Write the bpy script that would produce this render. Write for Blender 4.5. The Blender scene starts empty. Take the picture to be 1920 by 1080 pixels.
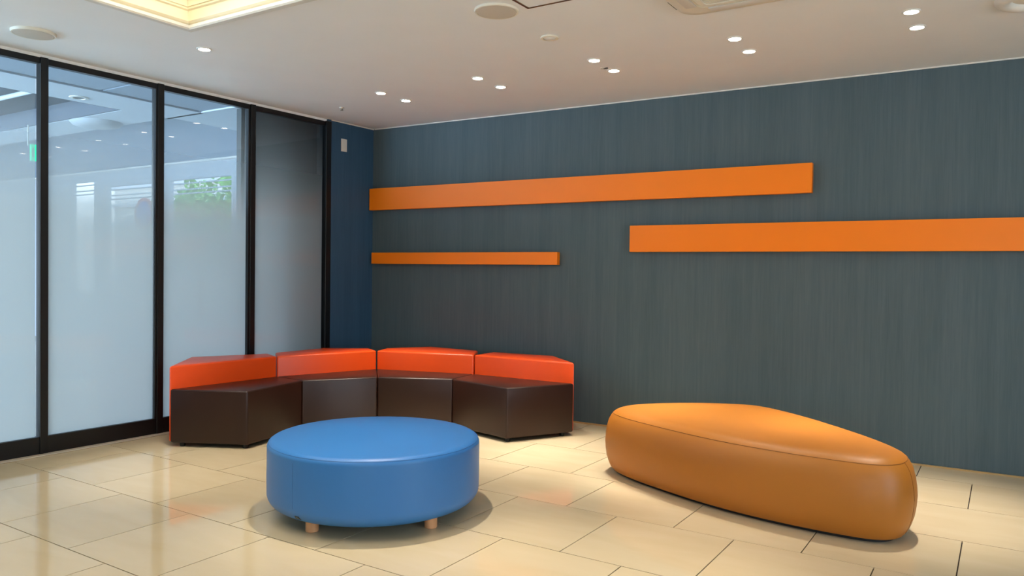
import bpy, bmesh, math, random
from mathutils import Vector, Matrix
random.seed(7)
sc = bpy.context.scene
COL = sc.collection
PI = math.pi

# ------------------------------------------------------------------ camera
H = 1.24
F_PX, CY_PX = 1444.9, 540.3
PITCH, ROLL, YAW = -0.0200, 0.0131, 0.5712
def cam_axes():
    cy, sy = math.cos(YAW), math.sin(YAW)
    fwd = Vector((-sy, cy, 0)); right = Vector((cy, sy, 0)); up = Vector((0, 0, 1))
    f2 = fwd*math.cos(PITCH) + up*math.sin(PITCH)
    u2 = -fwd*math.sin(PITCH) + up*math.cos(PITCH)
    r = right*math.cos(ROLL) + u2*math.sin(ROLL)
    u = -right*math.sin(ROLL) + u2*math.cos(ROLL)
    return r, u, f2
_r, _u, _f = cam_axes()
cd = bpy.data.cameras.new('camera')
cam = bpy.data.objects.new('camera', cd); COL.objects.link(cam)
cam.matrix_world = Matrix(((_r.x, _u.x, -_f.x, 0), (_r.y, _u.y, -_f.y, 0), (_r.z, _u.z, -_f.z, H), (0, 0, 0, 1)))
cd.sensor_width = 36; cd.lens = 36*F_PX/1920
cd.clip_start = 0.05; cd.clip_end = 200
sc.camera = cam

# ------------------------------------------------------------------ view and world
sc.view_settings.view_transform = 'Standard'
sc.view_settings.look = 'None'
sc.view_settings.gamma = 1
sc.view_settings.use_curve_mapping = False
sc.view_settings.exposure = 0.54
sc.cycles.max_bounces = 10
sc.cycles.transparent_max_bounces = 16
sc.cycles.sample_clamp_indirect = 6
sc.cycles.caustics_reflective = False
sc.cycles.caustics_refractive = False
w = bpy.data.worlds.new('sky'); sc.world = w; w.use_nodes = True
nt = w.node_tree; bg = nt.nodes['Background']
tc = nt.nodes.new('ShaderNodeTexCoord'); sp = nt.nodes.new('ShaderNodeSeparateXYZ'); cr = nt.nodes.new('ShaderNodeValToRGB')
nt.links.new(tc.outputs['Generated'], sp.inputs[0]); nt.links.new(sp.outputs['Z'], cr.inputs[0]); nt.links.new(cr.outputs[0], bg.inputs[0])
cr.color_ramp.elements[0].position = 0.0; cr.color_ramp.elements[0].color = (.86, .93, 1, 1)
cr.color_ramp.elements[1].position = 0.7; cr.color_ramp.elements[1].color = (.45, .66, 1, 1)
bg.inputs[1].default_value = 3.2
SPOT_W = 138.0
WARM = (1.0, .92, .79)

def area_light(name, loc, rot, sx, sy, power, color, portal=False, spread=180):
    l = bpy.data.lights.new(name, 'AREA'); l.shape = 'RECTANGLE'; l.size = sx; l.size_y = sy
    l.energy = power; l.color = color; l.cycles.is_portal = portal; l.spread = math.radians(spread)
    o = bpy.data.objects.new(name, l); o.location = loc; o.rotation_euler = rot; COL.objects.link(o)
    return o
# daylight through the right window, then an added fill at the front window
area_light('daylight_right', (3.78, 1.7, 1.35), (0, PI/2, 0), 2.1, 2.6, 22, (.62, .80, 1.0))
area_light('front_fill_lamp', (1.6, -3.28, 1.3), (PI/2, 0, 0), 2.4, 2.0, 14, (.68, .84, 1.0))
# unseen fill added to brighten the lobby, at a front left open for light
area_light('lobby_fill_lamp', (-9.5, -2.9, 1.6), (PI/2, 0, 0), 7.5, 2.6, 900, (.52, .76, 1.0))

# ------------------------------------------------------------------ helpers
def lin(r, g, b):
    return tuple(((c/255)/12.92 if c/255 <= .04045 else ((c/255+.055)/1.055)**2.4) for c in (r, g, b)) + (1,)

def mat(name, color, rough=.5, spec=.5, metal=0, noise=0, nscale=(20, 20, 20), bump=0, bscale=200, coat=0, emit=None, estr=0, per_obj=0):
    m = bpy.data.materials.new(name); m.use_nodes = True
    n = m.node_tree.nodes; L = m.node_tree.links; p = n['Principled BSDF']
    p.inputs['Base Color'].default_value = color; p.inputs['Roughness'].default_value = rough
    p.inputs['Specular IOR Level'].default_value = spec; p.inputs['Metallic'].default_value = metal
    p.inputs['Coat Weight'].default_value = coat
    t = n.new('ShaderNodeTexCoord'); mp = n.new('ShaderNodeMapping'); L.new(t.outputs['Object'], mp.inputs[0])
    mp.inputs['Scale'].default_value = nscale
    nz = n.new('ShaderNodeTexNoise'); nz.inputs['Scale'].default_value = 1; nz.inputs['Detail'].default_value = 5
    L.new(mp.outputs[0], nz.inputs[0])
    if noise or per_obj:
        mr = n.new('ShaderNodeMapRange'); mr.inputs['From Min'].default_value = .25; mr.inputs['From Max'].default_value = .75
        mr.inputs['To Min'].default_value = 1-noise; mr.inputs['To Max'].default_value = 1+noise
        L.new(nz.outputs[0], mr.inputs[0]); val = mr.outputs[0]
        if per_obj:
            oi = n.new('ShaderNodeObjectInfo'); m2 = n.new('ShaderNodeMapRange')
            m2.inputs['To Min'].default_value = 1-per_obj; m2.inputs['To Max'].default_value = 1+per_obj
            L.new(oi.outputs['Random'], m2.inputs[0]); mm = n.new('ShaderNodeMath'); mm.operation = 'MULTIPLY'
            L.new(val, mm.inputs[0]); L.new(m2.outputs[0], mm.inputs[1]); val = mm.outputs[0]
        vm = n.new('ShaderNodeVectorMath'); vm.operation = 'SCALE'; vm.inputs[0].default_value = color[:3]
        L.new(val, vm.inputs['Scale']); L.new(vm.outputs[0], p.inputs['Base Color'])
    if bump:
        b = n.new('ShaderNodeBump'); b.inputs['Strength'].default_value = bump; b.inputs['Distance'].default_value = .002
        nb = n.new('ShaderNodeTexNoise'); nb.inputs['Scale'].default_value = bscale; nb.inputs['Detail'].default_value = 3
        L.new(t.outputs['Object'], nb.inputs[0]); L.new(nb.outputs[0], b.inputs['Height']); L.new(b.outputs[0], p.inputs['Normal'])
    if emit:
        p.inputs['Emission Color'].default_value = emit; p.inputs['Emission Strength'].default_value = estr
    return m

def wall_paper(name, ca, cb):
    """vertically combed fabric wall covering"""
    m = bpy.data.materials.new(name); m.use_nodes = True
    n = m.node_tree.nodes; L = m.node_tree.links; p = n['Principled BSDF']
    p.inputs['Roughness'].default_value = .62; p.inputs['Specular IOR Level'].default_value = .3
    t = n.new('ShaderNodeTexCoord')
    outs = []
    for s, zz, d in ((55, 1.4, 4), (160, 5, 2), (9, .35, 2)):
        mp = n.new('ShaderNodeMapping'); mp.inputs['Scale'].default_value = (s, s, zz); L.new(t.outputs['Object'], mp.inputs[0])
        z = n.new('ShaderNodeTexNoise'); z.inputs['Scale'].default_value = 1; z.inputs['Detail'].default_value = d
        L.new(mp.outputs[0], z.inputs[0]); outs.append(z.outputs[0])
    a = n.new('ShaderNodeMath'); a.operation = 'ADD'; L.new(outs[0], a.inputs[0]); L.new(outs[1], a.inputs[1])
    b = n.new('ShaderNodeMath'); b.operation = 'ADD'; L.new(a.outputs[0], b.inputs[0]); L.new(outs[2], b.inputs[1])
    r = n.new('ShaderNodeMapRange'); r.inputs['From Min'].default_value = 1.15; r.inputs['From Max'].default_value = 1.85
    L.new(b.outputs[0], r.inputs[0])
    mx = n.new('ShaderNodeMix'); mx.data_type = 'RGBA'; mx.inputs[6].default_value = ca; mx.inputs[7].default_value = cb
    L.new(r.outputs[0], mx.inputs[0]); L.new(mx.outputs[2], p.inputs['Base Color'])
    bp = n.new('ShaderNodeBump'); bp.inputs['Strength'].default_value = .25; bp.inputs['Distance'].default_value = .002
    L.new(a.outputs[0], bp.inputs['Height']); L.new(bp.outputs[0], p.inputs['Normal'])
    return m

def floor_mat():
    m = bpy.data.materials.new('polished_beige_tile'); m.use_nodes = True
    n = m.node_tree.nodes; L = m.node_tree.links; p = n['Principled BSDF']
    p.inputs['Specular IOR Level'].default_value = .55
    t = n.new('ShaderNodeTexCoord'); oi = n.new('ShaderNodeObjectInfo')
    mp = n.new('ShaderNodeMapping'); mp.inputs['Scale'].default_value = (1.6, 5, 1); L.new(t.outputs['Object'], mp.inputs[0])
    cb = n.new('ShaderNodeCombineXYZ'); ml = n.new('ShaderNodeMath'); ml.operation = 'MULTIPLY'; ml.inputs[1].default_value = 40
    L.new(oi.outputs['Random'], ml.inputs[0]); L.new(ml.outputs[0], cb.inputs[0]); L.new(ml.outputs[0], cb.inputs[2]); L.new(cb.outputs[0], mp.inputs['Location'])
    z = n.new('ShaderNodeTexNoise'); z.inputs['Scale'].default_value = 1.2; z.inputs['Detail'].default_value = 6; z.inputs['Distortion'].default_value = .6
    L.new(mp.outputs[0], z.inputs[0])
    mx = n.new('ShaderNodeMix'); mx.data_type = 'RGBA'; mx.inputs[6].default_value = lin(205, 186, 152); mx.inputs[7].default_value = lin(211, 193, 161)
    r = n.new('ShaderNodeMapRange'); r.inputs['From Min'].default_value = .3; r.inputs['From Max'].default_value = .7
    L.new(z.outputs[0], r.inputs[0]); L.new(r.outputs[0], mx.inputs[0])
    m2 = n.new('ShaderNodeMapRange'); m2.inputs['To Min'].default_value = .965; m2.inputs['To Max'].default_value = 1.03
    L.new(oi.outputs['Random'], m2.inputs[0])
    vm = n.new('ShaderNodeVectorMath'); vm.operation = 'SCALE'; L.new(mx.outputs[2], vm.inputs[0]); L.new(m2.outputs[0], vm.inputs['Scale'])
    L.new(vm.outputs[0], p.inputs['Base Color'])
    r2 = n.new('ShaderNodeMapRange'); r2.inputs['To Min'].default_value = .06; r2.inputs['To Max'].default_value = .085
    L.new(z.outputs[0], r2.inputs[0]); L.new(r2.outputs[0], p.inputs['Roughness'])
    return m

def film_glass(name, frosted=True):
    """clear pane whose film runs from nearly clear at the top to fully frosted below eye height"""
    m = bpy.data.materials.new(name); m.use_nodes = True
    n = m.node_tree.nodes; L = m.node_tree.links
    for x in list(n):
        if x.type != 'OUTPUT_MATERIAL': n.remove(x)
    out = [x for x in n if x.type == 'OUTPUT_MATERIAL'][0]
    tr = n.new('ShaderNodeBsdfTransparent'); tr.inputs[0].default_value = (.87, .95, 1, 1) if frosted else (.97, .99, .99, 1)
    src = tr.outputs[0]
    if frosted:
        g = n.new('ShaderNodeNewGeometry'); s = n.new('ShaderNodeSeparateXYZ'); L.new(g.outputs['Position'], s.inputs[0])
        r = n.new('ShaderNodeValToRGB'); mr = n.new('ShaderNodeMapRange')
        mr.inputs['From Min'].default_value = 0; mr.inputs['From Max'].default_value = 2.6
        L.new(s.outputs['Z'], mr.inputs[0]); L.new(mr.outputs[0], r.inputs[0])
        e = r.color_ramp.elements
        e[0].position = 1.50/2.6; e[0].color = (.985,)*3 + (1,)
        e[1].position = 2.50/2.6; e[1].color = (.10,)*3 + (1,)
        for z, v in ((1.68, .93), (1.85, .72), (2.05, .50), (2.25, .30)):
            k = e.new(z/2.6); k.color = (v, v, v, 1)
        tl = n.new('ShaderNodeBsdfTranslucent'); tl.inputs[0].default_value = (.33, .35, .345, 1)
        df = n.new('ShaderNodeBsdfDiffuse'); df.inputs[0].default_value = (.62, .68, .70, 1)
        a = n.new('ShaderNodeMixShader'); a.inputs[0].default_value = .25; L.new(tl.outputs[0], a.inputs[1]); L.new(df.outputs[0], a.inputs[2])
        b = n.new('ShaderNodeMixShader'); L.new(r.outputs[0], b.inputs[0]); L.new(tr.outputs[0], b.inputs[1]); L.new(a.outputs[0], b.inputs[2])
        src = b.outputs[0]
        gl = n.new('ShaderNodeBsdfGlossy'); gl.inputs['Roughness'].default_value = .015
        f = n.new('ShaderNodeFresnel'); f.inputs[0].default_value = 1.45
        c = n.new('ShaderNodeMixShader'); L.new(f.outputs[0], c.inputs[0]); L.new(src, c.inputs[1]); L.new(gl.outputs[0], c.inputs[2])
        src = c.outputs[0]
    L.new(src, out.inputs[0])
    return m

M = dict(
    floor=floor_mat(),
    grout=mat('dark_grout', lin(44, 30, 16), .9),
    wall=wall_paper('slate_wall_covering', lin(73, 91, 98), lin(84, 100, 107)),
    wall_blue=wall_paper('blue_wall_covering', lin(46, 78, 106), lin(54, 87, 116)),
    wall_plain=mat('plain_wall_paint', lin(186, 180, 170), .7),
    ceiling=mat('ceiling_paint', lin(244, 246, 247), .55, .3, noise=.015, nscale=(3, 3, 3), bump=.05, bscale=60),
    white=mat('white_plastic', lin(225, 222, 214), .45),
    offwhite=mat('cream_plastic', lin(236, 230, 214), .45),
    grille=mat('speaker_grille', lin(205, 198, 186), .6, noise=.08, nscale=(600, 600, 600)),
    ring=mat('white_light_trim', lin(235, 232, 225), .35),
    lens=mat('glowing_downlight_lens', lin(255, 250, 240), .4, emit=(1, .90, .76, 1), estr=30),
    black=mat('black_aluminium', lin(13, 14, 17), .38, .4, bump=.03),
    sill=mat('pale_sill_strip', lin(196, 184, 166), .4),
    base=mat('tan_base_strip', lin(182, 150, 100), .45),
    orange=mat('orange_lacquer_panel', lin(252, 132, 12), .42, .35, noise=.015, nscale=(2, 2, 2)),
    osofa=mat('orange_leatherette', lin(226, 74, 12), .36, .5, bump=.12, bscale=260, noise=.03, nscale=(3, 3, 3)),
    brown=mat('brown_leatherette', lin(41, 20, 13), .37, .4, bump=.12, bscale=260, noise=.05, nscale=(4, 4, 4)),
    tan=mat('tan_leatherette', lin(170, 104, 28), .46, .5, bump=.10, bscale=260, noise=.03, nscale=(3, 3, 3)),
    tanseam=mat('dark_tan_stitching', lin(120, 70, 26), .6),
    blue=mat('blue_leatherette', lin(44, 110, 176), .42, .5, bump=.10, bscale=260, noise=.03, nscale=(3, 3, 3)),
    blueseam=mat('blue_stitching', lin(40, 92, 146), .6),
    wood=mat('pale_beech_wood', lin(214, 158, 112), .5, noise=.10, nscale=(60, 60, 5)),
    foot=mat('black_rubber', lin(20, 18, 17), .6),
    tag=mat('black_label', lin(14, 16, 18), .5),
    tagmark=mat('grey_label_print', lin(140, 146, 150), .5),
    cream=mat('cream_moulding_paint', lin(244, 232, 200), .45),
    cove=mat('glowing_cove_ceiling', lin(255, 248, 228), .6, emit=(1, .93, .80, 1), estr=2.0),
    chrome=mat('brushed_chrome', lin(170, 160, 140), .25, metal=1),
    dark=mat('dark_sensor', lin(40, 34, 28), .5),
    pane=film_glass('gradient_frosted_glass'), clear=film_glass('clear_glass', False),
    lobby_floor=mat('lobby_floor_stone', lin(178, 168, 150), .25),
    lobby_ceiling=mat('lobby_ceiling_paint', lin(214, 224, 236), .6),
    lobby_grey=mat('lobby_raised_ceiling_paint', lin(168, 182, 200), .6),
    lobby_dark=mat('lobby_recess_paint', lin(92, 100, 112), .7),
    lobby_wall=mat('lobby_wall_paint', lin(186, 192, 200), .6),
    pillar=mat('dark_lobby_cladding', lin(58, 62, 64), .5),
    louver=mat('pale_window_louvre', lin(200, 206, 214), .5),
    green=mat('leaf_green', lin(120, 170, 70), .6, noise=.35, nscale=(3, 3, 3)),
    bark=mat('brown_bark', lin(96, 78, 60), .8, noise=.2),
    ground=mat('pale_pavement', lin(170, 168, 162), .8),
    facade=mat('white_facade_paint', lin(228, 226, 220), .7),
    signred=mat('red_sign_enamel', lin(200, 60, 60), .4), signblue=mat('blue_sign_enamel', lin(60, 90, 190), .4),
    exitgreen=mat('glowing_green_sign', lin(30, 160, 120), .4, emit=lin(40, 200, 150), estr=1.2),
)

def tag(o, label=None, cat=None, group=None, kind=None):
    if label: o['label'] = label
    if cat: o['category'] = cat
    if group: o['group'] = group
    if kind: o['kind'] = kind
    return o

def obj(name, bm, m, parent=None, smooth=False, loc=(0, 0, 0)):
    """link bm (world coordinates, unless a local piece) as one mesh object under parent"""
    me = bpy.data.meshes.new(name)
    off = Vector(loc)
    if parent is not None:
        p = parent; acc = Vector((0, 0, 0))
        while p is not None: acc += Vector(p.location); p = p.parent
        bmesh.ops.translate(bm, verts=bm.verts, vec=-(acc+off))
    else:
        bmesh.ops.translate(bm, verts=bm.verts, vec=-off)
    bmesh.ops.recalc_face_normals(bm, faces=bm.faces)
    bm.to_mesh(me); bm.free()
    if isinstance(m, (list, tuple)):
        for x in m: me.materials.append(x)
    else: me.materials.append(m)
    if smooth:
        for p in me.polygons: p.use_smooth = True
        me.set_sharp_from_angle(angle=math.radians(40)) if hasattr(me, 'set_sharp_from_angle') else None
    o = bpy.data.objects.new(name, me); COL.objects.link(o); o.location = off
    o.parent = parent
    return o

def empty(name, loc, label=None, cat=None, group=None):
    o = bpy.data.objects.new(name, None); COL.objects.link(o); o.location = loc; o.empty_display_size = .1
    return tag(o, label, cat, group)

def bevel(bm, w, seg=2, edges=None):
    bmesh.ops.bevel(bm, geom=edges if edges is not None else list(bm.edges), offset=w, segments=seg, profile=.5, affect='EDGES', clamp_overlap=True)
    return bm

def prism(bm, pts, z0, z1):
    lo = [bm.verts.new((x, y, z0)) for x, y in pts]; hi = [bm.verts.new((x, y, z1)) for x, y in pts]
    n = len(pts)
    bm.faces.new(lo[::-1]); bm.faces.new(hi)
    for i in range(n): bm.faces.new((lo[i], lo[(i+1) % n], hi[(i+1) % n], hi[i]))
    return bm

def box(bm, x0, x1, y0, y1, z0, z1):
    return prism(bm, [(x0, y0), (x1, y0), (x1, y1), (x0, y1)], z0, z1)

def lathe(bm, prof, seg=48, c=(0, 0)):
    rings = []
    for r, z in prof:
        if r < 1e-6: rings.append([bm.verts.new((c[0], c[1], z))])
        else: rings.append([bm.verts.new((c[0]+r*math.cos(2*PI*k/seg), c[1]+r*math.sin(2*PI*k/seg), z)) for k in range(seg)])
    for a, b in zip(rings, rings[1:]):
        for k in range(seg):
            k2 = (k+1) % seg
            if len(a) == 1 and len(b) == 1: continue
            if len(a) == 1: bm.faces.new((a[0], b[k2], b[k]))
            elif len(b) == 1: bm.faces.new((a[k], a[k2], b[0]))
            else: bm.faces.new((a[k], a[k2], b[k2], b[k]))
    return bm

def tube(bm, pts, r, seg=6, closed=False):
    n = len(pts); rings = []
    for i, p in enumerate(pts):
        p = Vector(p)
        a = Vector(pts[(i-1) % n] if (closed or i > 0) else pts[i]); b = Vector(pts[(i+1) % n] if (closed or i < n-1) else pts[i])
        t = (b-a).normalized(); s = t.cross(Vector((0, 0, 1)))
        if s.length < .1: s = t.cross(Vector((1, 0, 0)))
        s.normalize(); u = s.cross(t)
        rings.append([bm.verts.new(p + r*(math.cos(2*PI*k/seg)*s + math.sin(2*PI*k/seg)*u)) for k in range(seg)])
    rng = range(n) if closed else range(n-1)
    for i in rng:
        A, B = rings[i], rings[(i+1) % n]
        for k in range(seg): bm.faces.new((A[k], A[(k+1) % seg], B[(k+1) % seg], B[k]))
    if not closed: bm.faces.new(rings[0][::-1]); bm.faces.new(rings[-1])
    return bm

# wall frames: slightly out of square, as measured
W, YW = .027, 5.755
dW = Vector((math.cos(W), math.sin(W))); nW = Vector((math.sin(W), -math.cos(W)))
def BW(s, off): v = Vector((0, YW)) + s*dW + off*nW; return (v.x, v.y)
G, XG = -.0224, -5.38
dG = Vector((-math.sin(G), math.cos(G))); nG = Vector((math.cos(G), math.sin(G)))
def GW(s, off): v = Vector((XG, 0)) + s*dG + off*nG; return (v.x, v.y)
def bw_box(bm, s0, s1, o0, o1, z0, z1): return prism(bm, [BW(s0, o0), BW(s1, o0), BW(s1, o1), BW(s0, o1)], z0, z1)
def gw_box(bm, s0, s1, o0, o1, z0, z1): return prism(bm, [GW(s0, o0), GW(s1, o0), GW(s1, o1), GW(s0, o1)], z0, z1)
CH = 2.62

# ------------------------------------------------------------------ floor with its tiles
RX, FY = 3.62, -3.2        # right and front extents
bm = bmesh.new(); box(bm, -5.62, RX+.1, FY-.1, 6.05, -.12, -.007)
flo = obj('floor', bm, M['grout']); tag(flo, kind='structure')
def clip(poly, nx, ny, d):   # keep nx*x+ny*y <= d
    out = []
    for i, a in enumerate(poly):
        b = poly[(i+1) % len(poly)]; da = nx*a[0]+ny*a[1]-d; db = nx*b[0]+ny*b[1]-d
        if da <= 0: out.append(a)
        if (da < 0) != (db < 0) and abs(da-db) > 1e-9:
            t = da/(da-db); out.append((a[0]+t*(b[0]-a[0]), a[1]+t*(b[1]-a[1])))
    return out
TA, TB, TX, TY, J = .6002, .6045, -4.0536, 1.1772, .0026
tile_full = None
def tile_mesh(poly, cx, cy):
    b = bmesh.new(); prism(b, [(x-cx, y-cy) for x, y in poly], -.007, 0)
    me = bpy.data.meshes.new('tile'); b.to_mesh(me); b.free(); me.materials.append(M['floor']); return me
for j in range(-7, 9):
    y0, y1 = TY+j*TB, TY+(j+1)*TB
    for i in range(-4, 15):
        x0 = TX+(i+(.5 if j % 2 == 0 else 0))*TA; x1 = x0+TA
        poly = [(x0+J, y0+J), (x1-J, y0+J), (x1-J, y1-J), (x0+J, y1-J)]
        c = clip(poly, -nG.x, -nG.y, -(XG*nG.x+0*nG.y+.004))
        c = clip(c, -nW.x, -nW.y, -(YW*nW.y+.004)) if c else c
        c = clip(c, 1, 0, RX-.002) if c else c
        c = clip(c, 0, -1, -(FY+.002)) if c else c
        if len(c) < 3: continue
        area = abs(sum(c[k][0]*c[(k+1) % len(c)][1]-c[(k+1) % len(c)][0]*c[k][1] for k in range(len(c))))/2
        if area < .003: continue
        cx, cy = (x0+x1)/2, (y0+y1)/2
        if abs(area-(TA-2*J)*(TB-2*J)) < 1e-6:
            if tile_full is None: tile_full = tile_mesh(c, cx, cy)
            me = tile_full
        else: me = tile_mesh(c, cx, cy)
        o = bpy.data.objects.new('tile', me); COL.objects.link(o); o.parent = flo; o.location = (cx, cy, 0)

# ------------------------------------------------------------------ walls and ceiling
bm = bmesh.new(); bw_box(bm, -5.9, RX+.3, 0, -.15, -.1, CH+.5)
tag(obj('wall_back', bm, M['wall']), kind='structure')
bm = bmesh.new(); bw_box(bm, -5.21, RX, .014, .0, 0.0, .010)
tag(obj('baseboard_back', bm, M['base']), kind='structure')
# blue piece of left wall between the last door and the corner
bm = bmesh.new(); gw_box(bm, 5.03, 5.80, .015, -.12, 0, CH)
tag(obj('wall_left', bm, M['wall_blue']), kind='structure')
bm = bmesh.new(); gw_box(bm, 5.07, 5.63, .015, .023, CH-.008, CH); bw_box(bm, -5.22, RX, .0, .008, CH-.008, CH)
tag(obj('trim_1', bm, M['white']), kind='structure')
bm = bmesh.new(); gw_box(bm, FY, -.70, 0, -.14, 0, CH)
tag(obj('wall_left_near', bm, M['wall_plain']), kind='structure')
# right wall with a wide window, front wall with a wide window added for its light (both out of view)
bm = bmesh.new()
box(bm, RX, RX+.15, FY, .3, 0, CH); box(bm, RX, RX+.15, 3.1, 6.0, 0, CH); box(bm, RX, RX+.15, .3, 3.1, 0, .3); box(bm, RX, RX+.15, .3, 3.1, 2.4, CH)
tag(obj('wall_right', bm, M['wall_plain']), kind='structure')
bm = bmesh.new(); box(bm, RX+.06, RX+.07, .3, 3.1, .3, 2.4)
wn = tag(obj('window_1', bm, M['clear']), kind='structure')
for y in (.3, 1.68, 3.06):
    bm = bmesh.new(); box(bm, RX+.04, RX+.10, y, y+.04, .3, 2.4); obj('window_frame', bm, M['black'], wn)
bm = bmesh.new()
box(bm, -5.5, .4, FY-.15, FY, 0, CH); box(bm, 2.8, RX+.15, FY-.15, FY, 0, CH); box(bm, .4, 2.8, FY-.15, FY, 0, .3); box(bm, .4, 2.8, FY-.15, FY, 2.3, CH)
tag(obj('wall_front', bm, M['wall_plain']), kind='structure')
bm = bmesh.new(); box(bm, .4, 2.8, FY-.07, FY-.06, .3, 2.3)
wn = tag(obj('window_2', bm, M['clear']), kind='structure')  # unseen window, put in to let sky light onto the far wall
for x in (.4, 1.58, 2.76):
    bm = bmesh.new(); box(bm, x, x+.04, FY-.10, FY-.04, .3, 2.3); obj('window_frame', bm, M['black'], wn)

# ceiling slab around the light coffer
CX0, CX1, CY0, CY1 = -3.985, -1.75, .35, 2.736
bm = bmesh.new()
xl, xr, yf, yb = -5.55, RX+.15, FY-.15, 6.05
box(bm, xl, CX0, yf, yb, CH, CH+.1); box(bm, CX1, xr, yf, yb, CH, CH+.1)
box(bm, CX0, CX1, yf, CY0, CH, CH+.1); box(bm, CX0, CX1, CY1, yb, CH, CH+.1)
tag(obj('ceiling', bm, M['ceiling']), kind='structure')

# ------------------------------------------------------------------ light coffer
t = empty('light_coffer', (CX0, CY1, CH), 'large square recessed ceiling coffer with cream stepped moulding and warm glow', 'ceiling light')
def ring_profile(bm, prof):
    """prof: list of (inset, z) swept round the coffer rectangle"""
    loops = []
    for ins, z in prof:
        loops.append([bm.verts.new(p) for p in ((CX0+ins, CY0+ins, z), (CX1-ins, CY0+ins, z), (CX1-ins, CY1-ins, z), (CX0+ins, CY1-ins, z))])
    for a, b in zip(loops, loops[1:]+loops[:1]):
        for k in range(4): bm.faces.new((a[k], a[(k+1) % 4], b[(k+1) % 4], b[k]))
    return bm
bm = ring_profile(bmesh.new(), [(-.03, CH), (-.03, CH-.012), (.004, CH-.012), (.012, CH-.004), (.012, CH+.012), (.002, CH+.012), (.002, CH)])
obj('outer_lip', bm, M['white'], t)
bm = ring_profile(bmesh.new(), [(.001, CH+.012), (.012, CH+.02), (.02, CH+.03), (.024, CH+.085), (.034, CH+.092), (.034, CH+.104), (.001, CH+.104)])
obj('moulding', bm, M['cream'], t)
bm = ring_profile(bmesh.new(), [(.001, CH+.104), (.040, CH+.104), (.046, CH+.135), (.058, CH+.142), (.058, CH+.154), (.001, CH+.154)])
obj('moulding', bm, M['cream'], t)
bm = ring_profile(bmesh.new(), [(.001, CH+.154), (.02, CH+.154), (.02, CH+.36), (.001, CH+.36)])
obj('inner_side', bm, M['cream'], t)
bm = bmesh.new(); box(bm, CX0, CX1, CY0, CY1, CH+.36, CH+.38)
obj('glowing_panel', bm, M['cove'], t)

# ------------------------------------------------------------------ ceiling fittings
def make_downlight():
    r = bpy.data.objects.new('downlight', None); COL.objects.link(r); r.empty_display_size = .05
    bm = lathe(bmesh.new(), [(.034, -.001), (.036, -.006), (.043, -.005), (.046, 0), (.034, 0), (.034, -.001)], 32)
    obj('trim_ring', bm, M['ring'], r, True)
    bm = lathe(bmesh.new(), [(0, -.0045), (.029, -.004), (.0345, -.001), (.0345, -.0003), (0, -.0003)], 32)
    obj('lens', bm, M['lens'], r, True)
    return r
dl0 = make_downlight(); dl_used = False
spot = bpy.data.lights.new('downlight_beam', 'SPOT'); spot.energy = SPOT_W; spot.color = WARM
spot.spot_size = math.radians(47); spot.spot_blend = 1; spot.shadow_soft_size = .03
def place_downlight(x, y, label, group):
    global dl_used
    if not dl_used: r = dl0; dl_used = True
    else:
        r = dl0.copy(); COL.objects.link(r)
        for ch in dl0.children:
            c = ch.copy(); COL.objects.link(c); c.parent = r
    r.location = (x, y, CH); tag(r, label, 'ceiling light', group)
    s = bpy.data.objects.new('downlight_beam', spot); COL.objects.link(s); s.location = (x, y, CH-.012)
place_downlight(-4.277, 3.042, 'single lit round downlight between the light coffer and the glass doors', 'ceiling downlights')
names = ['first pair from the glass doors', 'second pair from the glass doors', 'third pair from the glass doors', 'fourth pair from the glass doors', 'fifth and rightmost pair']
for k, x in enumerate((-4.117, -3.198, -2.276, -1.366, -.449)):
    place_downlight(x, 4.49, 'lit downlight, farther from the back wall, %s' % names[k], 'ceiling downlights')
    place_downlight(x, 4.785, 'lit downlight, closer to the back wall, %s' % names[k], 'ceiling downlights')
for (x, y, n_) in ((-2.6, 2.90, 'above the blue pouffe'), (-1.25, 2.88, 'between the pouffe and the bench'), (2.2, 2.2, 'near the right wall window'), (.4, 1.5, 'right of the camera'),
                   (-1.2, -.4, 'behind the camera'), (-4.35, .9, 'between the coffer and the nearer glass doors'), (2.0, .2, 'in the right front part of the room'), (-4.35, -1.2, 'near the left front corner')):
    place_downlight(x, y, 'lit downlight outside the photograph, ' + n_, 'ceiling downlights outside the view')

def speaker(x, y, r, label, deep):
    t = empty('ceiling_speaker', (x, y, CH), label, 'speaker')
    bm = lathe(bmesh.new(), [(r*.90, 0), (r, 0), (r*1.0, -.006*deep), (r*.965, -.012*deep), (r*.90, -.012*deep)], 48, (x, y))
    for v in bm.verts: v.co.z += CH
    obj('rim', bm, M['offwhite'], t, True)
    bm = lathe(bmesh.new(), [(0, -.016*deep), (r*.6, -.0155*deep), (r*.88, -.0125*deep), (r*.90, -.009*deep), (r*.90, 0), (0, 0)], 48, (x, y))
    for v in bm.verts: v.co.z += CH
    obj('grille', bm, M['grille'], t, True)
    return t
speaker(-2.295, 3.385, .118, 'round ceiling speaker beside the square access hatch', .9)
speaker(-4.86, 2.31, .118, 'round ceiling speaker above the leftmost glass door', 1.25)

t = empty('smoke_detector', (-2.283, 3.925, CH), 'small round off-white detector between the ceiling speaker and the downlights', 'smoke detector')
bm = lathe(bmesh.new(), [(.052, 0), (.055, -.004), (.052, -.009), (.040, -.010), (.038, 0)], 40, (-2.283, 3.925))
for v in bm.verts: v.co.z += CH
obj('rim', bm, M['offwhite'], t, True)
bm = lathe(bmesh.new(), [(0, -.016), (.022, -.014), (.034, -.007), (.038, -.003), (.038, 0), (0, 0)], 40, (-2.283, 3.925))
for v in bm.verts: v.co.z += CH
obj('dome', bm, M['white'], t, True)

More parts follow.
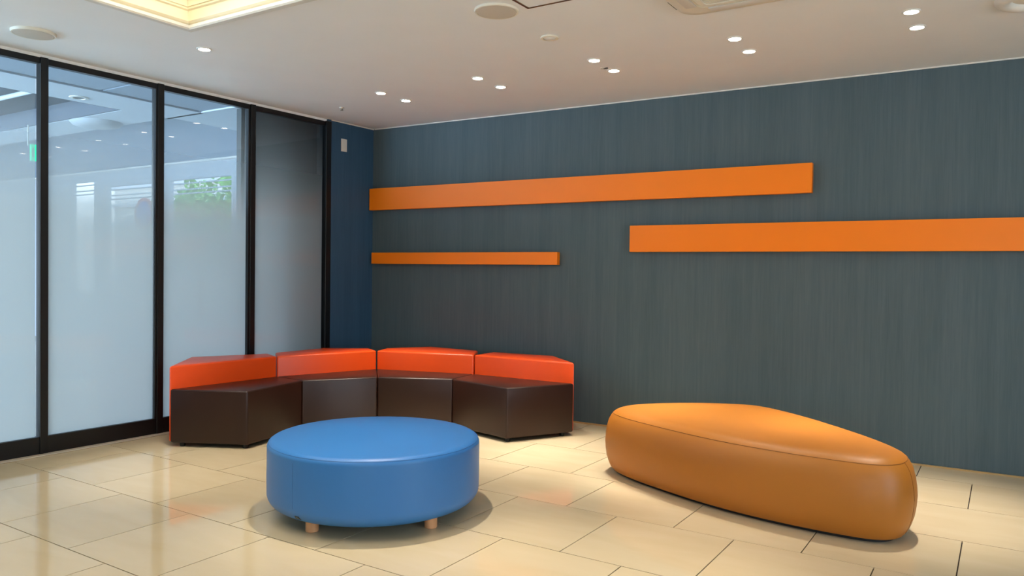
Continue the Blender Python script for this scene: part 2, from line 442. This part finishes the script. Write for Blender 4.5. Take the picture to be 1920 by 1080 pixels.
t = empty('sprinkler_head', (-4.779, 4.731, CH), 'tiny metal sprinkler head near the corner of blue wall and glass doors', 'sprinkler')
bm = lathe(bmesh.new(), [(0, 0), (.022, 0), (.020, -.005), (.010, -.007), (0, -.007)], 24, (-4.779, 4.731))
for v in bm.verts: v.co.z += CH
obj('cover_plate', bm, M['offwhite'], t, True)
bm = lathe(bmesh.new(), [(0, -.007), (.007, -.007), (.006, -.018), (.013, -.020), (.013, -.023), (0, -.023)], 24, (-4.779, 4.731))
for v in bm.verts: v.co.z += CH
obj('deflector', bm, M['chrome'], t, True)

t = empty('ceiling_sensor', (-2.300, 4.700, CH), 'tiny dark sensor in the ceiling beside the third pair of downlights', 'sensor')
bm = lathe(bmesh.new(), [(.010, 0), (.017, 0), (.016, -.004), (.010, -.004)], 24, (-2.318, 4.695))
for v in bm.verts: v.co.z += CH
obj('cover_plate', bm, M['offwhite'], t, True)
bm = bmesh.new(); box(bm, -2.312, -2.280, 4.692, 4.704, CH-.007, CH); bevel(bm, .002)
obj('sensor_eye', bm, M['dark'], t)

# access hatch
t = empty('access_hatch', (-2.13, 3.44, CH), 'square ceiling access hatch with thin metal frame, right of a round speaker', 'access hatch')
hx0, hx1, hy0, hy1 = -2.135, -1.665, 2.965, 3.440
for a in ((hx0, hx1, hy1-.012, hy1), (hx0, hx1, hy0, hy0+.012), (hx0, hx0+.012, hy0+.012, hy1-.012), (hx1-.012, hx1, hy0+.012, hy1-.012)):
    bm = bmesh.new(); box(bm, *a, CH-.005, CH); obj('frame_bar', bm, M['chrome'], t)
bm = bmesh.new(); box(bm, hx0+.016, hx1-.016, hy0+.016, hy1-.016, CH-.004, CH); obj('panel', bm, M['ceiling'], t)

# ceiling air conditioner cassette
def rrect(x0, x1, y0, y1, r, n=8):
    P = []
    for cx, cy, a0 in ((x1-r, y1-r, 0), (x0+r, y1-r, 90), (x0+r, y0+r, 180), (x1-r, y0+r, 270)):
        for k in range(n+1):
            a = math.radians(a0+90*k/n); P.append((cx+r*math.cos(a), cy+r*math.sin(a)))
    return P
AX0, AX1, AY0, AY1 = -1.455, -.56, 3.02, 3.915
t = empty('air_conditioner', ((AX0+AX1)/2, (AY0+AY1)/2, CH), 'off-white square ceiling air conditioner cassette with rounded corners', 'air conditioner')
bm = bmesh.new(); loops = []
for ins, z in ((0.0, CH-.008), (.0, CH-.022), (.008, CH-.029), (.05, CH-.034), (.12, CH-.036), (.125, CH-.030), (.2, CH-.030)):
    loops.append([bm.verts.new((x, y, z)) for x, y in rrect(AX0+ins, AX1-ins, AY0+ins, AY1-ins, max(.10-ins*.5, .03))])
for a, b in zip(loops, loops[1:]):
    for k in range(len(a)): bm.faces.new((a[k], a[(k+1) % len(a)], b[(k+1) % len(a)], b[k]))
bm.faces.new(loops[-1])
obj('body', bm, M['offwhite'], t, True)
bm = bmesh.new(); gi = .145
for ring_ in ((gi, gi+.025),):
    a, b = ring_
    P0 = rrect(AX0+a, AX1-a, AY0+a, AY1-a, .05); P1 = rrect(AX0+b, AX1-b, AY0+b, AY1-b, .03)
    for z0, z1 in ((CH-.045, CH-.02),):
        v = [[bm.verts.new((x, y, z)) for x, y in P] for P, z in ((P0, z1), (P0, z0), (P1, z0), (P1, z1))]
        for A, B in zip(v, v[1:]):
            for k in range(len(P0)): bm.faces.new((A[k], A[(k+1) % len(P0)], B[(k+1) % len(P0)], B[k]))
obj('grille_frame', bm, M['offwhite'], t, True)
n_sl = 34
for k in range(n_sl):
    y = AY0+gi+.03+(AY1-AY0-2*gi-.06)*(k+.5)/n_sl
    bm = bmesh.new(); box(bm, AX0+gi+.024, AX1-gi-.024, y-.0045, y+.0045, CH-.042, CH-.022)
    obj('slat', bm, M['offwhite'], t)
for (x0, x1, y0, y1) in ((AX0+.16, AX1-.16, AY1-.118, AY1-.062), (AX0+.16, AX1-.16, AY0+.062, AY0+.118), (AX0+.062, AX0+.118, AY0+.16, AY1-.16), (AX1-.118, AX1-.062, AY0+.16, AY1-.16)):
    bm = bmesh.new(); box(bm, x0, x1, y0, y1, CH-.043, CH-.033); bevel(bm, .008, 2)
    obj('flap', bm, M['white'], t, True)
for (x, y) in ((AX0+.02, AY1-.15),):
    bm = bmesh.new(); prism(bm, rrect(AX0+.012, AX1-.012, AY0+.012, AY1-.012, .09), CH-.008, CH); obj('shadow_gap', bm, M['dark'], t)
    bm = bmesh.new(); box(bm, AX0-.004, AX0+.018, AY1-.24, AY1-.12, CH-.022, CH-.014); obj('air_slot', bm, M['dark'], t)

# white ring fitting at the right edge
rx, ry = .075, 4.565
t = empty('ring_fitting', (rx, ry, CH), 'round ceiling fitting with thick white ring at the upper right corner', 'ceiling light')
bm = lathe(bmesh.new(), [(.085, 0), (.088, -.012), (.100, -.024), (.125, -.030), (.150, -.024), (.162, -.010), (.163, 0)], 56, (rx, ry))
for v in bm.verts: v.co.z += CH
obj('outer_ring', bm, M['ring'], t, True)
bm = lathe(bmesh.new(), [(0, -.012), (.05, -.010), (.085, -.004), (.085, 0), (0, 0)], 48, (rx, ry))
for v in bm.verts: v.co.z += CH
obj('centre_disc', bm, M['offwhite'], t, True)

# ------------------------------------------------------------------ sliding glass doors
DW_ = [-.66, .15, .96, 1.77, 2.583, 3.396, 4.211, 5.034]
HZ0, HZ1, PZ0, PZ1 = .003, CH-.018, .119, 2.561
for k in range(7):
    s0, s1 = DW_[k], DW_[k+1]
    n = k+1
    d = empty('door_%d' % n, GW((s0+s1)/2, -.02) + (0.0,)); d['kind'] = 'structure'
    d.location.z = HZ0
    bm = bmesh.new(); gw_box(bm, s0+.0, s1-.0, -.05, 0, HZ0, PZ0); bevel(bm, .002, 1); obj('bottom_rail', bm, M['black'], d)
    bm = bmesh.new(); gw_box(bm, s0+.0, s1-.0, -.05, 0, PZ1, HZ1-.001); bevel(bm, .002, 1); obj('top_rail', bm, M['black'], d)
    # the near stile stands proud of the far one
    left_w = .036; right_w = {4: .026, 5: .031, 6: .024}.get(k, .013)
    bm = bmesh.new(); gw_box(bm, s0-.013, s0+left_w+.0, -.05, .010, 0.0, HZ1); bevel(bm, .002, 1); obj('door_stile', bm, M['black'], d)
    bm = bmesh.new(); gw_box(bm, s1-right_w, s1-.010, -.05, .001, PZ0, PZ1); bevel(bm, .001, 1); obj('door_stile', bm, M['black'], d)
    bm = bmesh.new(); gw_box(bm, s0+.02, s1-.03, -.036, -.028, PZ0-.01, PZ1+.01)
    g = obj('glass_pane', bm, [M['clear'], M['pane']], d)
    for p in g.data.polygons:
        nn = p.normal
        if nn.x > .9: p.material_index = 1
    g.data.update()
# last post against the blue wall
bm = bmesh.new(); gw_box(bm, 5.01, 5.07, -.11, .020, 0, HZ1); bevel(bm, .002, 1)
tag(obj('door_post', bm, M['black']), kind='structure')
bm = bmesh.new(); gw_box(bm, -.70, 5.04, -.12, -.001, HZ1-.012, CH)
tag(obj('door_header', bm, M['ceiling']), kind='structure')
bm = bmesh.new(); gw_box(bm, -.70, 5.03, .001, .058, .0005, .008); bevel(bm, .003, 1)
tag(obj('door_threshold', bm, M['sill']), kind='structure')

# wall plate on the blue wall
p0 = GW(5.224, .015)
t = empty('wall_plate', (p0[0], p0[1], 2.397), 'small white rectangular plate high on the blue wall', 'wall plate')
bm = bmesh.new(); gw_box(bm, 5.189, 5.258, .015, .025, 2.349, 2.467); bevel(bm, .003, 2); obj('plate', bm, M['white'], t)
bm = bmesh.new(); gw_box(bm, 5.197, 5.250, .025, .0275, 2.360, 2.456); bevel(bm, .001, 1); obj('cover', bm, M['white'], t)

# ------------------------------------------------------------------ orange wall panels
def panel(s0, s1, z0, z1, label, d=.062):
    m = BW((s0+s1)/2, 0)
    t = empty('wall_panel', (m[0], m[1], z0), label, 'wall panel', 'orange wall panels')
    bm = bmesh.new(); bw_box(bm, s0, s1, .012, d, z0, z1); bevel(bm, .0015, 1); obj('panel_box', bm, M['orange'], t)
    bm = bmesh.new(); bw_box(bm, s0+.03, s1-.03, 0, .012, z0+.02, z1-.02); obj('mounting_rail', bm, M['dark'], t)
    return t
panel(-5.232+.155-.155, -1.165, 1.826, 2.035, 'highest and longest orange wall panel, starting at the blue corner')
panel(-5.198, -3.165, 1.309, 1.416, 'short narrow orange wall panel above the curved sofa')
panel(-2.520, .55, 1.415, 1.622, 'orange wall panel on the right above the tan bench, running out of the picture')

# ------------------------------------------------------------------ curved sofa of four modules
SF = [(-4.372, 3.462), (-4.482, 4.050), (-4.170, 4.541), (-3.643, 4.820), (-3.041, 4.682)]
SB = [(-4.875, 3.199), (-4.818, 4.091), (-4.530, 4.918), (-3.686, 5.169), (-2.760, 5.195)]
SO = [[(-5.035, 4.190), (-5.285, 3.652)], [(-4.72, 5.03), (-5.035, 4.80), (-5.05, 4.27)], [(-3.86, 5.475), (-4.40, 5.50), (-4.615, 5.13)], [(-3.138, 5.535), (-3.70, 5.47)]]
SH, ST = .400, .558
def shrink(poly, d):
    n = len(poly); A = sum(poly[i][0]*poly[(i+1) % n][1]-poly[(i+1) % n][0]*poly[i][1] for i in range(n))
    sg = 1 if A > 0 else -1; out = []
    for i in range(n):
        p0, p1, p2 = Vector(poly[i-1]), Vector(poly[i]), Vector(poly[(i+1) % n])
        e1 = (p1-p0).normalized(); e2 = (p2-p1).normalized()
        n1 = Vector((-e1.y, e1.x))*sg; n2 = Vector((-e2.y, e2.x))*sg
        b = (n1+n2); b = b/max(b.length_squared/2, .3); out.append(tuple(p1+b*d))
    return out
sofa_labels = ['end module of the curved sofa beside the glass doors, brown seat and orange backrest',
               'left inner module of the curved sofa, behind the left of the blue pouffe',
               'right inner module of the curved sofa, behind the right of the blue pouffe',
               'right end module of the curved sofa against the slate wall, brown seat and orange backrest']
def cushion(poly, z0, z1, crown=.006, bev=.014):
    b = bmesh.new(); prism(b, poly, z0, z1)
    bevel(b, bev, 4)
    return b
for k in range(4):
    F0, F1, B0, B1 = SF[k], SF[k+1], SB[k], SB[k+1]
    cx = (F0[0]+F1[0]+B0[0]+B1[0])/4; cy = (F0[1]+F1[1]+B0[1]+B1[1])/4
    t = empty('sofa_module', (cx, cy, 0), sofa_labels[k], 'sofa', 'modules of the curved sofa')
    sb0, sb1 = B0, B1
    if k == 0: sb0 = (B0[0]+(F0[0]-B0[0])*.010, B0[1]+(F0[1]-B0[1])*.010)
    if k == 3: sb1 = (B1[0]+(F1[0]-B1[0])*.004, B1[1]+(F1[1]-B1[1])*.004)
    seat = shrink([F0, F1, sb1, sb0], .0015)
    obj('seat', cushion(seat, .028, SH, bev=.012), M['brown'], t, True)
    back = shrink([B0, B1]+SO[k], .0015)
    obj('backrest', cushion(back, .028, ST, bev=.015), M['osofa'], t, True)
    for q in shrink([F0, F1, B1, B0], .045):
        bm = lathe(bmesh.new(), [(0, 0), (.017, 0), (.019, .004), (.019, .030), (0, .030)], 16, q)
        obj('foot', bm, M['foot'], t, True)
    for q in shrink([B0, B1]+SO[k], .05)[2:4]:
        bm = lathe(bmesh.new(), [(0, 0), (.017, 0), (.019, .004), (.019, .030), (0, .030)], 16, q)
        obj('foot', bm, M['foot'], t, True)

# ------------------------------------------------------------------ blue round pouffe
OX, OY, OR, OZ0, OZ1 = -2.754, 2.988, .541, .060, .386
t = empty('pouffe', (OX, OY, 0), 'large round blue leatherette pouffe on short pale wooden legs', 'pouffe')
prof = [(0, OZ0), (OR-.08, OZ0)]
for a in range(-90, 1, 10): prof.append((OR-.07+.07*math.cos(math.radians(a)), OZ0+.065+.065*math.sin(math.radians(a))))
prof += [(OR+.001, .20), (OR, .28)]
for a in range(0, 91, 9): prof.append((OR-.038+.038*math.cos(math.radians(a)), OZ1-.034+.034*math.sin(math.radians(a))))
prof += [(OR*.85, OZ1+.005), (OR*.6, OZ1+.011), (OR*.3, OZ1+.014), (0, OZ1+.015)]
obj('cushion', lathe(bmesh.new(), prof, 96, (OX, OY)), M['blue'], t, True)
bm = tube(bmesh.new(), [(OX+(OR-.0075)*math.cos(2*PI*k/96), OY+(OR-.0075)*math.sin(2*PI*k/96), OZ1-.013) for k in range(96)], .0009, 6, True)
obj('seam', bm, M['blueseam'], t, True)
a = math.radians(-91.5)
bm = tube(bmesh.new(), [(OX+r*math.cos(a), OY+r*math.sin(a), z) for r, z in ((OR-.0068, OZ1-.014), (OR+.0002, .34), (OR+.0008, .2), (OR+.0002, .13), (OR-.01, .105))], .0006, 5)
obj('seam', bm, M['blueseam'], t, True)
for a in (-90, -9, 90, 171):
    lx, ly = OX+.432*math.cos(math.radians(a)), OY+.432*math.sin(math.radians(a))
    bm = lathe(bmesh.new(), [(0, 0), (.028, 0), (.031, .003), (.031, .10), (0, .10)], 28, (lx, ly))
    obj('leg', bm, M['wood'], t, True)
a = math.radians(-89.2)
er = Vector((math.cos(a), math.sin(a), 0)); et = Vector((-er.y, er.x, 0)); 
def on_side(u, z, h):   # point at tangential offset u on the lower rounding
    c = max(-1, min(1, (z-(OZ0+.065))/.065)); r = OR-.07+.07*math.sqrt(max(0, 1-c*c))+h
    aa = a+u/OR; return Vector((OX+r*math.cos(aa), OY+r*math.sin(aa), z))
bm = bmesh.new()
q = [on_side(u, z, h) for h in (-.001, .0015) for (u, z) in ((-.018, .080), (.018, .080), (.014, .098), (-.014, .098))]
v = [bm.verts.new(x) for x in q]
for f in ((3, 2, 1, 0), (4, 5, 6, 7), (0, 1, 5, 4), (1, 2, 6, 5), (2, 3, 7, 6), (3, 0, 4, 7)): bm.faces.new([v[i] for i in f])
tg = obj('label_patch', bm, M['tag'], t)
bm = bmesh.new()
for u0 in (-.008, -.002, .004):
    q = [on_side(u, z, .0022) for (u, z) in ((u0, .086), (u0+.0045, .086), (u0+.0035, .0925), (u0+.001, .0925))]
    bm.faces.new([bm.verts.new(x) for x in q])
obj('printed_mark', bm, M['tagmark'], tg)

# ------------------------------------------------------------------ tan pebble bench
BO = [(-2.115, 4.395), (-1.985, 4.255), (-1.76, 4.130), (-1.345, 3.955), (-.98, 3.868), (-.66, 3.842), (-.47, 3.862), (-.365, 3.955), (-.335, 4.10),
      (-.375, 4.27), (-.56, 4.52), (-.83, 4.80), (-1.08, 5.01), (-1.27, 5.125), (-1.44, 5.140), (-1.72, 5.02), (-1.98, 4.80), (-2.115, 4.59)]
def catmull(P, m=8):
    out = []; n = len(P)
    for i in range(n):
        p0, p1, p2, p3 = (Vector(P[(i+k-1) % n]) for k in range(4))
        for j in range(m):
            t_ = j/m; out.append(.5*((2*p1)+(-p0+p2)*t_+(2*p0-5*p1+4*p2-p3)*t_*t_+(-p0+3*p1-3*p2+p3)*t_**3))
    return out
OUT = catmull(BO)
for _ in range(6):
    OUT = [(OUT[i-1]+2*OUT[i]+OUT[(i+1) % len(OUT)])/4 for i in range(len(OUT))]
NRM = []
for i in range(len(OUT)):
    e = (OUT[(i+1) % len(OUT)]-OUT[i-1]).normalized(); NRM.append(Vector((-e.y, e.x)))
# medial line to shrink towards: from left end to right end
mA, mB, mC = Vector((-1.85, 4.50)), Vector((-1.25, 4.50)), Vector((-.58, 4.12))
def inner(p, f):
    # nearest point on the medial polyline
    best = None
    for a_, b_ in ((mA, mB), (mB, mC)):
        d_ = b_-a_; tt = max(0, min(1, (p-a_).dot(d_)/d_.length_squared)); q_ = a_+d_*tt
        if best is None or (p-q_).length < (p-best).length: best = q_
    return p.lerp(best, f)
def ring_at(ins, f=0):
    R_ = [OUT[i]+NRM[i]*ins for i in range(len(OUT))]
    return [inner(p, f) for p in R_] if f else R_
SEAMZ = .372
side = [(.050, .022), (.036, .040), (.022, .070), (.010, .110), (.003, .155), (0, .200), (.003, .245), (.010, .290), (.021, .330), (.036, .358), (.047, SEAMZ)]
topr = [(.047, SEAMZ, 0), (.060, .384, 0), (.078, .393, 0), (.100, .400, 0), (.100, .405, .15), (.100, .409, .35), (.100, .411, .55), (.100, .412, .75), (.100, .412, .93)]
def loft(rings, cap0=False, cap1=False):
    bm = bmesh.new(); L_ = [[bm.verts.new((p.x, p.y, z)) for p in R_] for R_, z in rings]
    for A, B in zip(L_, L_[1:]):
        for k in range(len(A)): bm.faces.new((A[k], A[(k+1) % len(A)], B[(k+1) % len(A)], B[k]))
    if cap0: bm.faces.new(L_[0][::-1])
    if cap1: bm.faces.new(L_[-1])
    return bm
t = empty('bench', (-1.2, 4.45, 0), 'long tan leatherette pebble-shaped bench with rounded sides', 'bench')
obj('side_cover', loft([(ring_at(i_), z) for i_, z in side], True), M['tan'], t, True)
obj('top_cover', loft([(ring_at(i_, f), z) for i_, z, f in topr], False, True), M['tan'], t, True)
obj('plinth', loft([(ring_at(.085), 0), (ring_at(.085), .03)], True, True), M['foot'], t)
bm = tube(bmesh.new(), [(p.x, p.y, SEAMZ) for p in ring_at(.0465)], .0013, 5, True)
obj('seam', bm, M['tanseam'], t, True)
ks = min(range(len(OUT)), key=lambda i: (OUT[i]-Vector((-.345, 4.02))).length)
bm = tube(bmesh.new(), [((OUT[ks]+NRM[ks]*i_).x, (OUT[ks]+NRM[ks]*i_).y, z) for i_, z in side[1:]], .0013, 5)
obj('seam', bm, M['tanseam'], t, True)

# ------------------------------------------------------------------ neighbouring lobby beyond the glass
LY = 6.94
bm = bmesh.new(); box(bm, -17, -5.62, -3.0, LY+.2, -.12, 0); gw_box(bm, -3.0, 5.5, -.06, -.32, -.1, 0)
tag(obj('lobby_floor', bm, M['lobby_floor']), kind='structure')
LZ = CH
bm = bmesh.new()
# plain soffit with two openings: recess (x<-6.57, y<3.85) and raised bay (x<-7.4, y>4.82)
box(bm, -6.57, -6.05, -3.0, 4.30, LZ, LZ+.1)
box(bm, -17, -6.57, 3.85, 4.27, LZ, LZ+.1); box(bm, -17, -9.6, -3.0, 3.85, LZ, LZ+.1); box(bm, -9.6, -6.57, -3.0, .6, LZ, LZ+.1)
box(bm, -6.50, -5.5, 4.30, LY, LZ, LZ+.1); box(bm, -6.57, -5.5, 4.27, 4.30, LZ, LZ+.1)
tag(obj('lobby_ceiling', bm, M['lobby_ceiling']), kind='structure')
for y0, y1 in ((-3.0, -.2), (-.18, 1.6), (1.62, 3.36), (3.385, 4.27)):
    bm = bmesh.new(); box(bm, -6.035, -5.5, y0, y1, LZ+.012, LZ+.03)
    o = obj('ceiling_panel', bm, M['lobby_grey']); o['kind'] = 'structure'
bm = bmesh.new(); box(bm, -6.05, -5.5, -3.0, 4.27, LZ+.06, LZ+.1); tag(obj('lobby_ceiling_backing', bm, M['dark']), kind='structure')
bm = bmesh.new(); box(bm, -9.6, -6.57, .6, 3.85, LZ+.16, LZ+.2)
for a in ((-9.6, -9.58, .6, 3.85), (-6.59, -6.57, .6, 3.85), (-9.6, -6.57, .6, .62), (-9.6, -6.57, 3.83, 3.85)): box(bm, *a, LZ+.002, LZ+.2)
tag(obj('lobby_ceiling_recess', bm, M['lobby_dark']), kind='structure')
bm = bmesh.new(); box(bm, -17, -6.50, 4.27, LY+.1, LZ+.18, LZ+.26); box(bm, -17, -6.5, 4.25, 4.27, LZ+.1, LZ+.2); box(bm, -6.5, -6.48, 4.27, LY, LZ+.1, LZ+.2)
tag(obj('lobby_ceiling_raised', bm, M['lobby_grey']), kind='structure')
for k, (y, x0, x1) in enumerate(((3.3, -9.5, -6.62), (2.6, -9.5, -6.62))):
    bm = tube(bmesh.new(), [(x0, y, LZ+.10), (x1, y, LZ+.10)], .04 if k else .02, 16)
    tag(obj('ceiling_duct', bm, M['lobby_ceiling'], None, True), ['slim pale pipe in the dark ceiling recess beyond the glass', 'wide pale duct in the dark ceiling recess beyond the glass'][k], 'duct')
t = empty('ceiling_lamp', (-7.33, 3.86, LZ), 'pale oval ceiling unit seen through the upper part of the glass doors', 'ceiling light')
bm = lathe(bmesh.new(), [(0, -.05), (.12, -.048), (.22, -.03), (.25, 0), (0, 0)], 40, (0, 0))
for v in bm.verts: v.co = Vector((v.co.x*1.0-7.35, v.co.y*.9+4.06, v.co.z+LZ))
obj('shade', bm, M['louver'], t, True)
t = empty('unlit_downlight', (-6.392, 3.387, LZ), 'unlit round ceiling fitting with a white ring seen through the glass doors', 'ceiling light')
bm = lathe(bmesh.new(), [(.045, 0), (.047, -.008), (.070, -.006), (.074, 0)], 32, (-6.392, 3.387))
for v in bm.verts: v.co.z += LZ
obj('trim_ring', bm, M['ring'], t, True)
bm = lathe(bmesh.new(), [(0, -.002), (.045, -.002), (.045, 0), (0, 0)], 32, (-6.392, 3.387))
for v in bm.verts: v.co.z += LZ
obj('lens', bm, M['lobby_dark'], t, True)
# window wall of the lobby
wins = [(-13.31, -12.605, 2.645), (-12.26, -10.95, 2.535), (-10.585, -9.10, 2.545), (-8.955, -7.60, 2.55)]
bm = bmesh.new(); xs = [-17]
zc = LZ+.2
box(bm, -17, wins[0][0], LY, LY+.06, 0, zc)
for i, (a_, b_, zt) in enumerate(wins):
    nx = wins[i+1][0] if i < 3 else -5.2
    box(bm, b_, nx, LY, LY+.06, 0, zc); box(bm, a_, b_, LY, LY+.06, zt, zc); box(bm, a_, b_, LY, LY+.06, 0, .25)
tag(obj('wall_far', bm, M['lobby_wall']), kind='structure')
bm = bmesh.new(); box(bm, -17, -6.5, LY-.05, LY, zc-.045, zc-.02); tag(obj('trim_2', bm, M['ring']), kind='structure')
bm = bmesh.new(); box(bm, -17.1, -17, -3, LY+.1, 0, 2.9); tag(obj('wall_lobby_end', bm, M['lobby_wall']), kind='structure')
for i, (a_, b_, zt) in enumerate(wins):
    bm = bmesh.new(); box(bm, a_, b_, LY+.03, LY+.036, .25, zt)
    wn = tag(obj('window_%d' % (i+3), bm, M['clear']), kind='structure')
    for (z0, z1) in ((zt-.035, zt), (zt-.125, zt-.07), (zt-.185, zt-.17)):
        bm = bmesh.new(); box(bm, a_, b_, LY+.0, LY+.025, z0-.03, z0-.012); obj('louvre', bm, M['louver'], wn)
    bm = bmesh.new(); box(bm, a_, a_+.04, LY+.005, LY+.055, .25, zt); obj('window_frame', bm, M['louver'], wn)
    bm = bmesh.new(); box(bm, b_-.04, b_, LY+.005, LY+.055, .25, zt); obj('window_frame', bm, M['louver'], wn)
# dark cladding behind the fourth pane
bm = bmesh.new(); box(bm, -5.62, -5.56, 4.32, 6.1, 0, LZ); tag(obj('wall_lobby_side', bm, M['pillar']), kind='structure')
# green exit sign, mostly hidden by the first door stile
t = empty('exit_sign', (-8.08, 3.79, 2.26), 'green illuminated sign glimpsed beside the leftmost door post', 'sign')
bm = bmesh.new(); box(bm, -8.01, -7.99, 3.772, 3.83, 2.265, 2.425); bevel(bm, .004, 1); obj('sign_body', bm, M['exitgreen'], t)
bm = bmesh.new(); tube(bm, [(-8.08, 3.79, 2.42), (-8.08, 3.79, LZ)], .006, 8); obj('hanging_rod', bm, M['white'], t)
bm = bmesh.new()
for (y0, y1, z0, z1) in ((3.785, 3.80, 2.30, 2.39),): box(bm, -7.99, -7.987, y0, y1, z0, z1)
obj('white_mark', bm, M['white'], t)

# ------------------------------------------------------------------ outside the lobby windows
bm = bmesh.new(); box(bm, -45, 12, LY+.2, 45, -.3, -.15); tag(obj('ground_outside', bm, M['ground']), kind='structure')
def tree(x, y, h, r, label):
    t = empty('tree', (x, y, -.15), label, 'tree', 'trees outside the lobby windows')
    bm = tube(bmesh.new(), [(x, y, -.15), (x+.05, y, h*.35), (x-.05, y+.05, h*.75)], .09, 10); obj('trunk', bm, M['bark'], t, True)
    bm = bmesh.new(); rr = random.Random(int(x*100))
    for _ in range(1500):
        a = rr.uniform(0, 2*PI); c = rr.uniform(-1, 1); q = r*(.55+.45*rr.random())*(1+.25*math.sin(3*a+5*c))
        s = math.sqrt(1-c*c); p = Vector((x+q*s*math.cos(a), y+q*s*math.sin(a), h*.62+q*c*.85))
        u = Vector((rr.uniform(-1, 1), rr.uniform(-1, 1), rr.uniform(-1, 1))).normalized(); v = u.orthogonal().normalized()
        l = rr.uniform(.07, .13)
        bm.faces.new([bm.verts.new(p+u*l), bm.verts.new(p+v*l*.5), bm.verts.new(p-u*l), bm.verts.new(p-v*l*.5)])
    obj('foliage', bm, M['green'], t)
tree(-14.0, 11.0, 3.7, 1.35, 'bright green tree outside, seen through the right of the three large lobby windows')
tree(-17.6, 12.4, 3.8, 1.15, 'small green tree outside, seen through the middle lobby window')
tree(-10.6, 10.8, 4.0, 1.3, 'green tree outside, seen at the right end of the lobby windows')
t = empty('street_sign', (-12.9, 8.0, -.15), 'round blue street sign with red rim outside the middle lobby window', 'street sign')
bm = tube(bmesh.new(), [(-12.9, 8.03, -.15), (-12.9, 8.03, 2.4)], .03, 10); obj('pole', bm, M['white'], t, True)
def disc(r0, r1, y0, y1):
    bm = bmesh.new(); lathe(bm, [(r0, y0), (r1, y0), (r1, y1), (r0, y1), (r0, y0)] if r0 else [(0, y0), (r1, y0), (r1, y1), (0, y1)], 32)
    bmesh.ops.remove_doubles(bm, verts=bm.verts, dist=1e-5)
    bmesh.ops.rotate(bm, verts=bm.verts, cent=(0, 0, 0), matrix=Matrix.Rotation(PI/2, 3, 'X')); bmesh.ops.translate(bm, verts=bm.verts, vec=(-12.9, 7.98, 2.20)); return bm
obj('disc', disc(0, .22, -.01, .01), M['signblue'], t); obj('rim', disc(.22, .28, -.012, .012), M['signred'], t)
t = empty('building', (-19, 15, -.15), 'pale building with horizontal ledges outside the leftmost lobby window', 'building')
bm = bmesh.new(); box(bm, -26, -16.5, 15, 19, -.15, 7); obj('wall', bm, M['facade'], t)
for k in range(9):
    bm = bmesh.new(); box(bm, -26, -16.4, 14.85, 15, .8+.62*k, .92+.62*k); obj('ledge', bm, M['louver'], t)
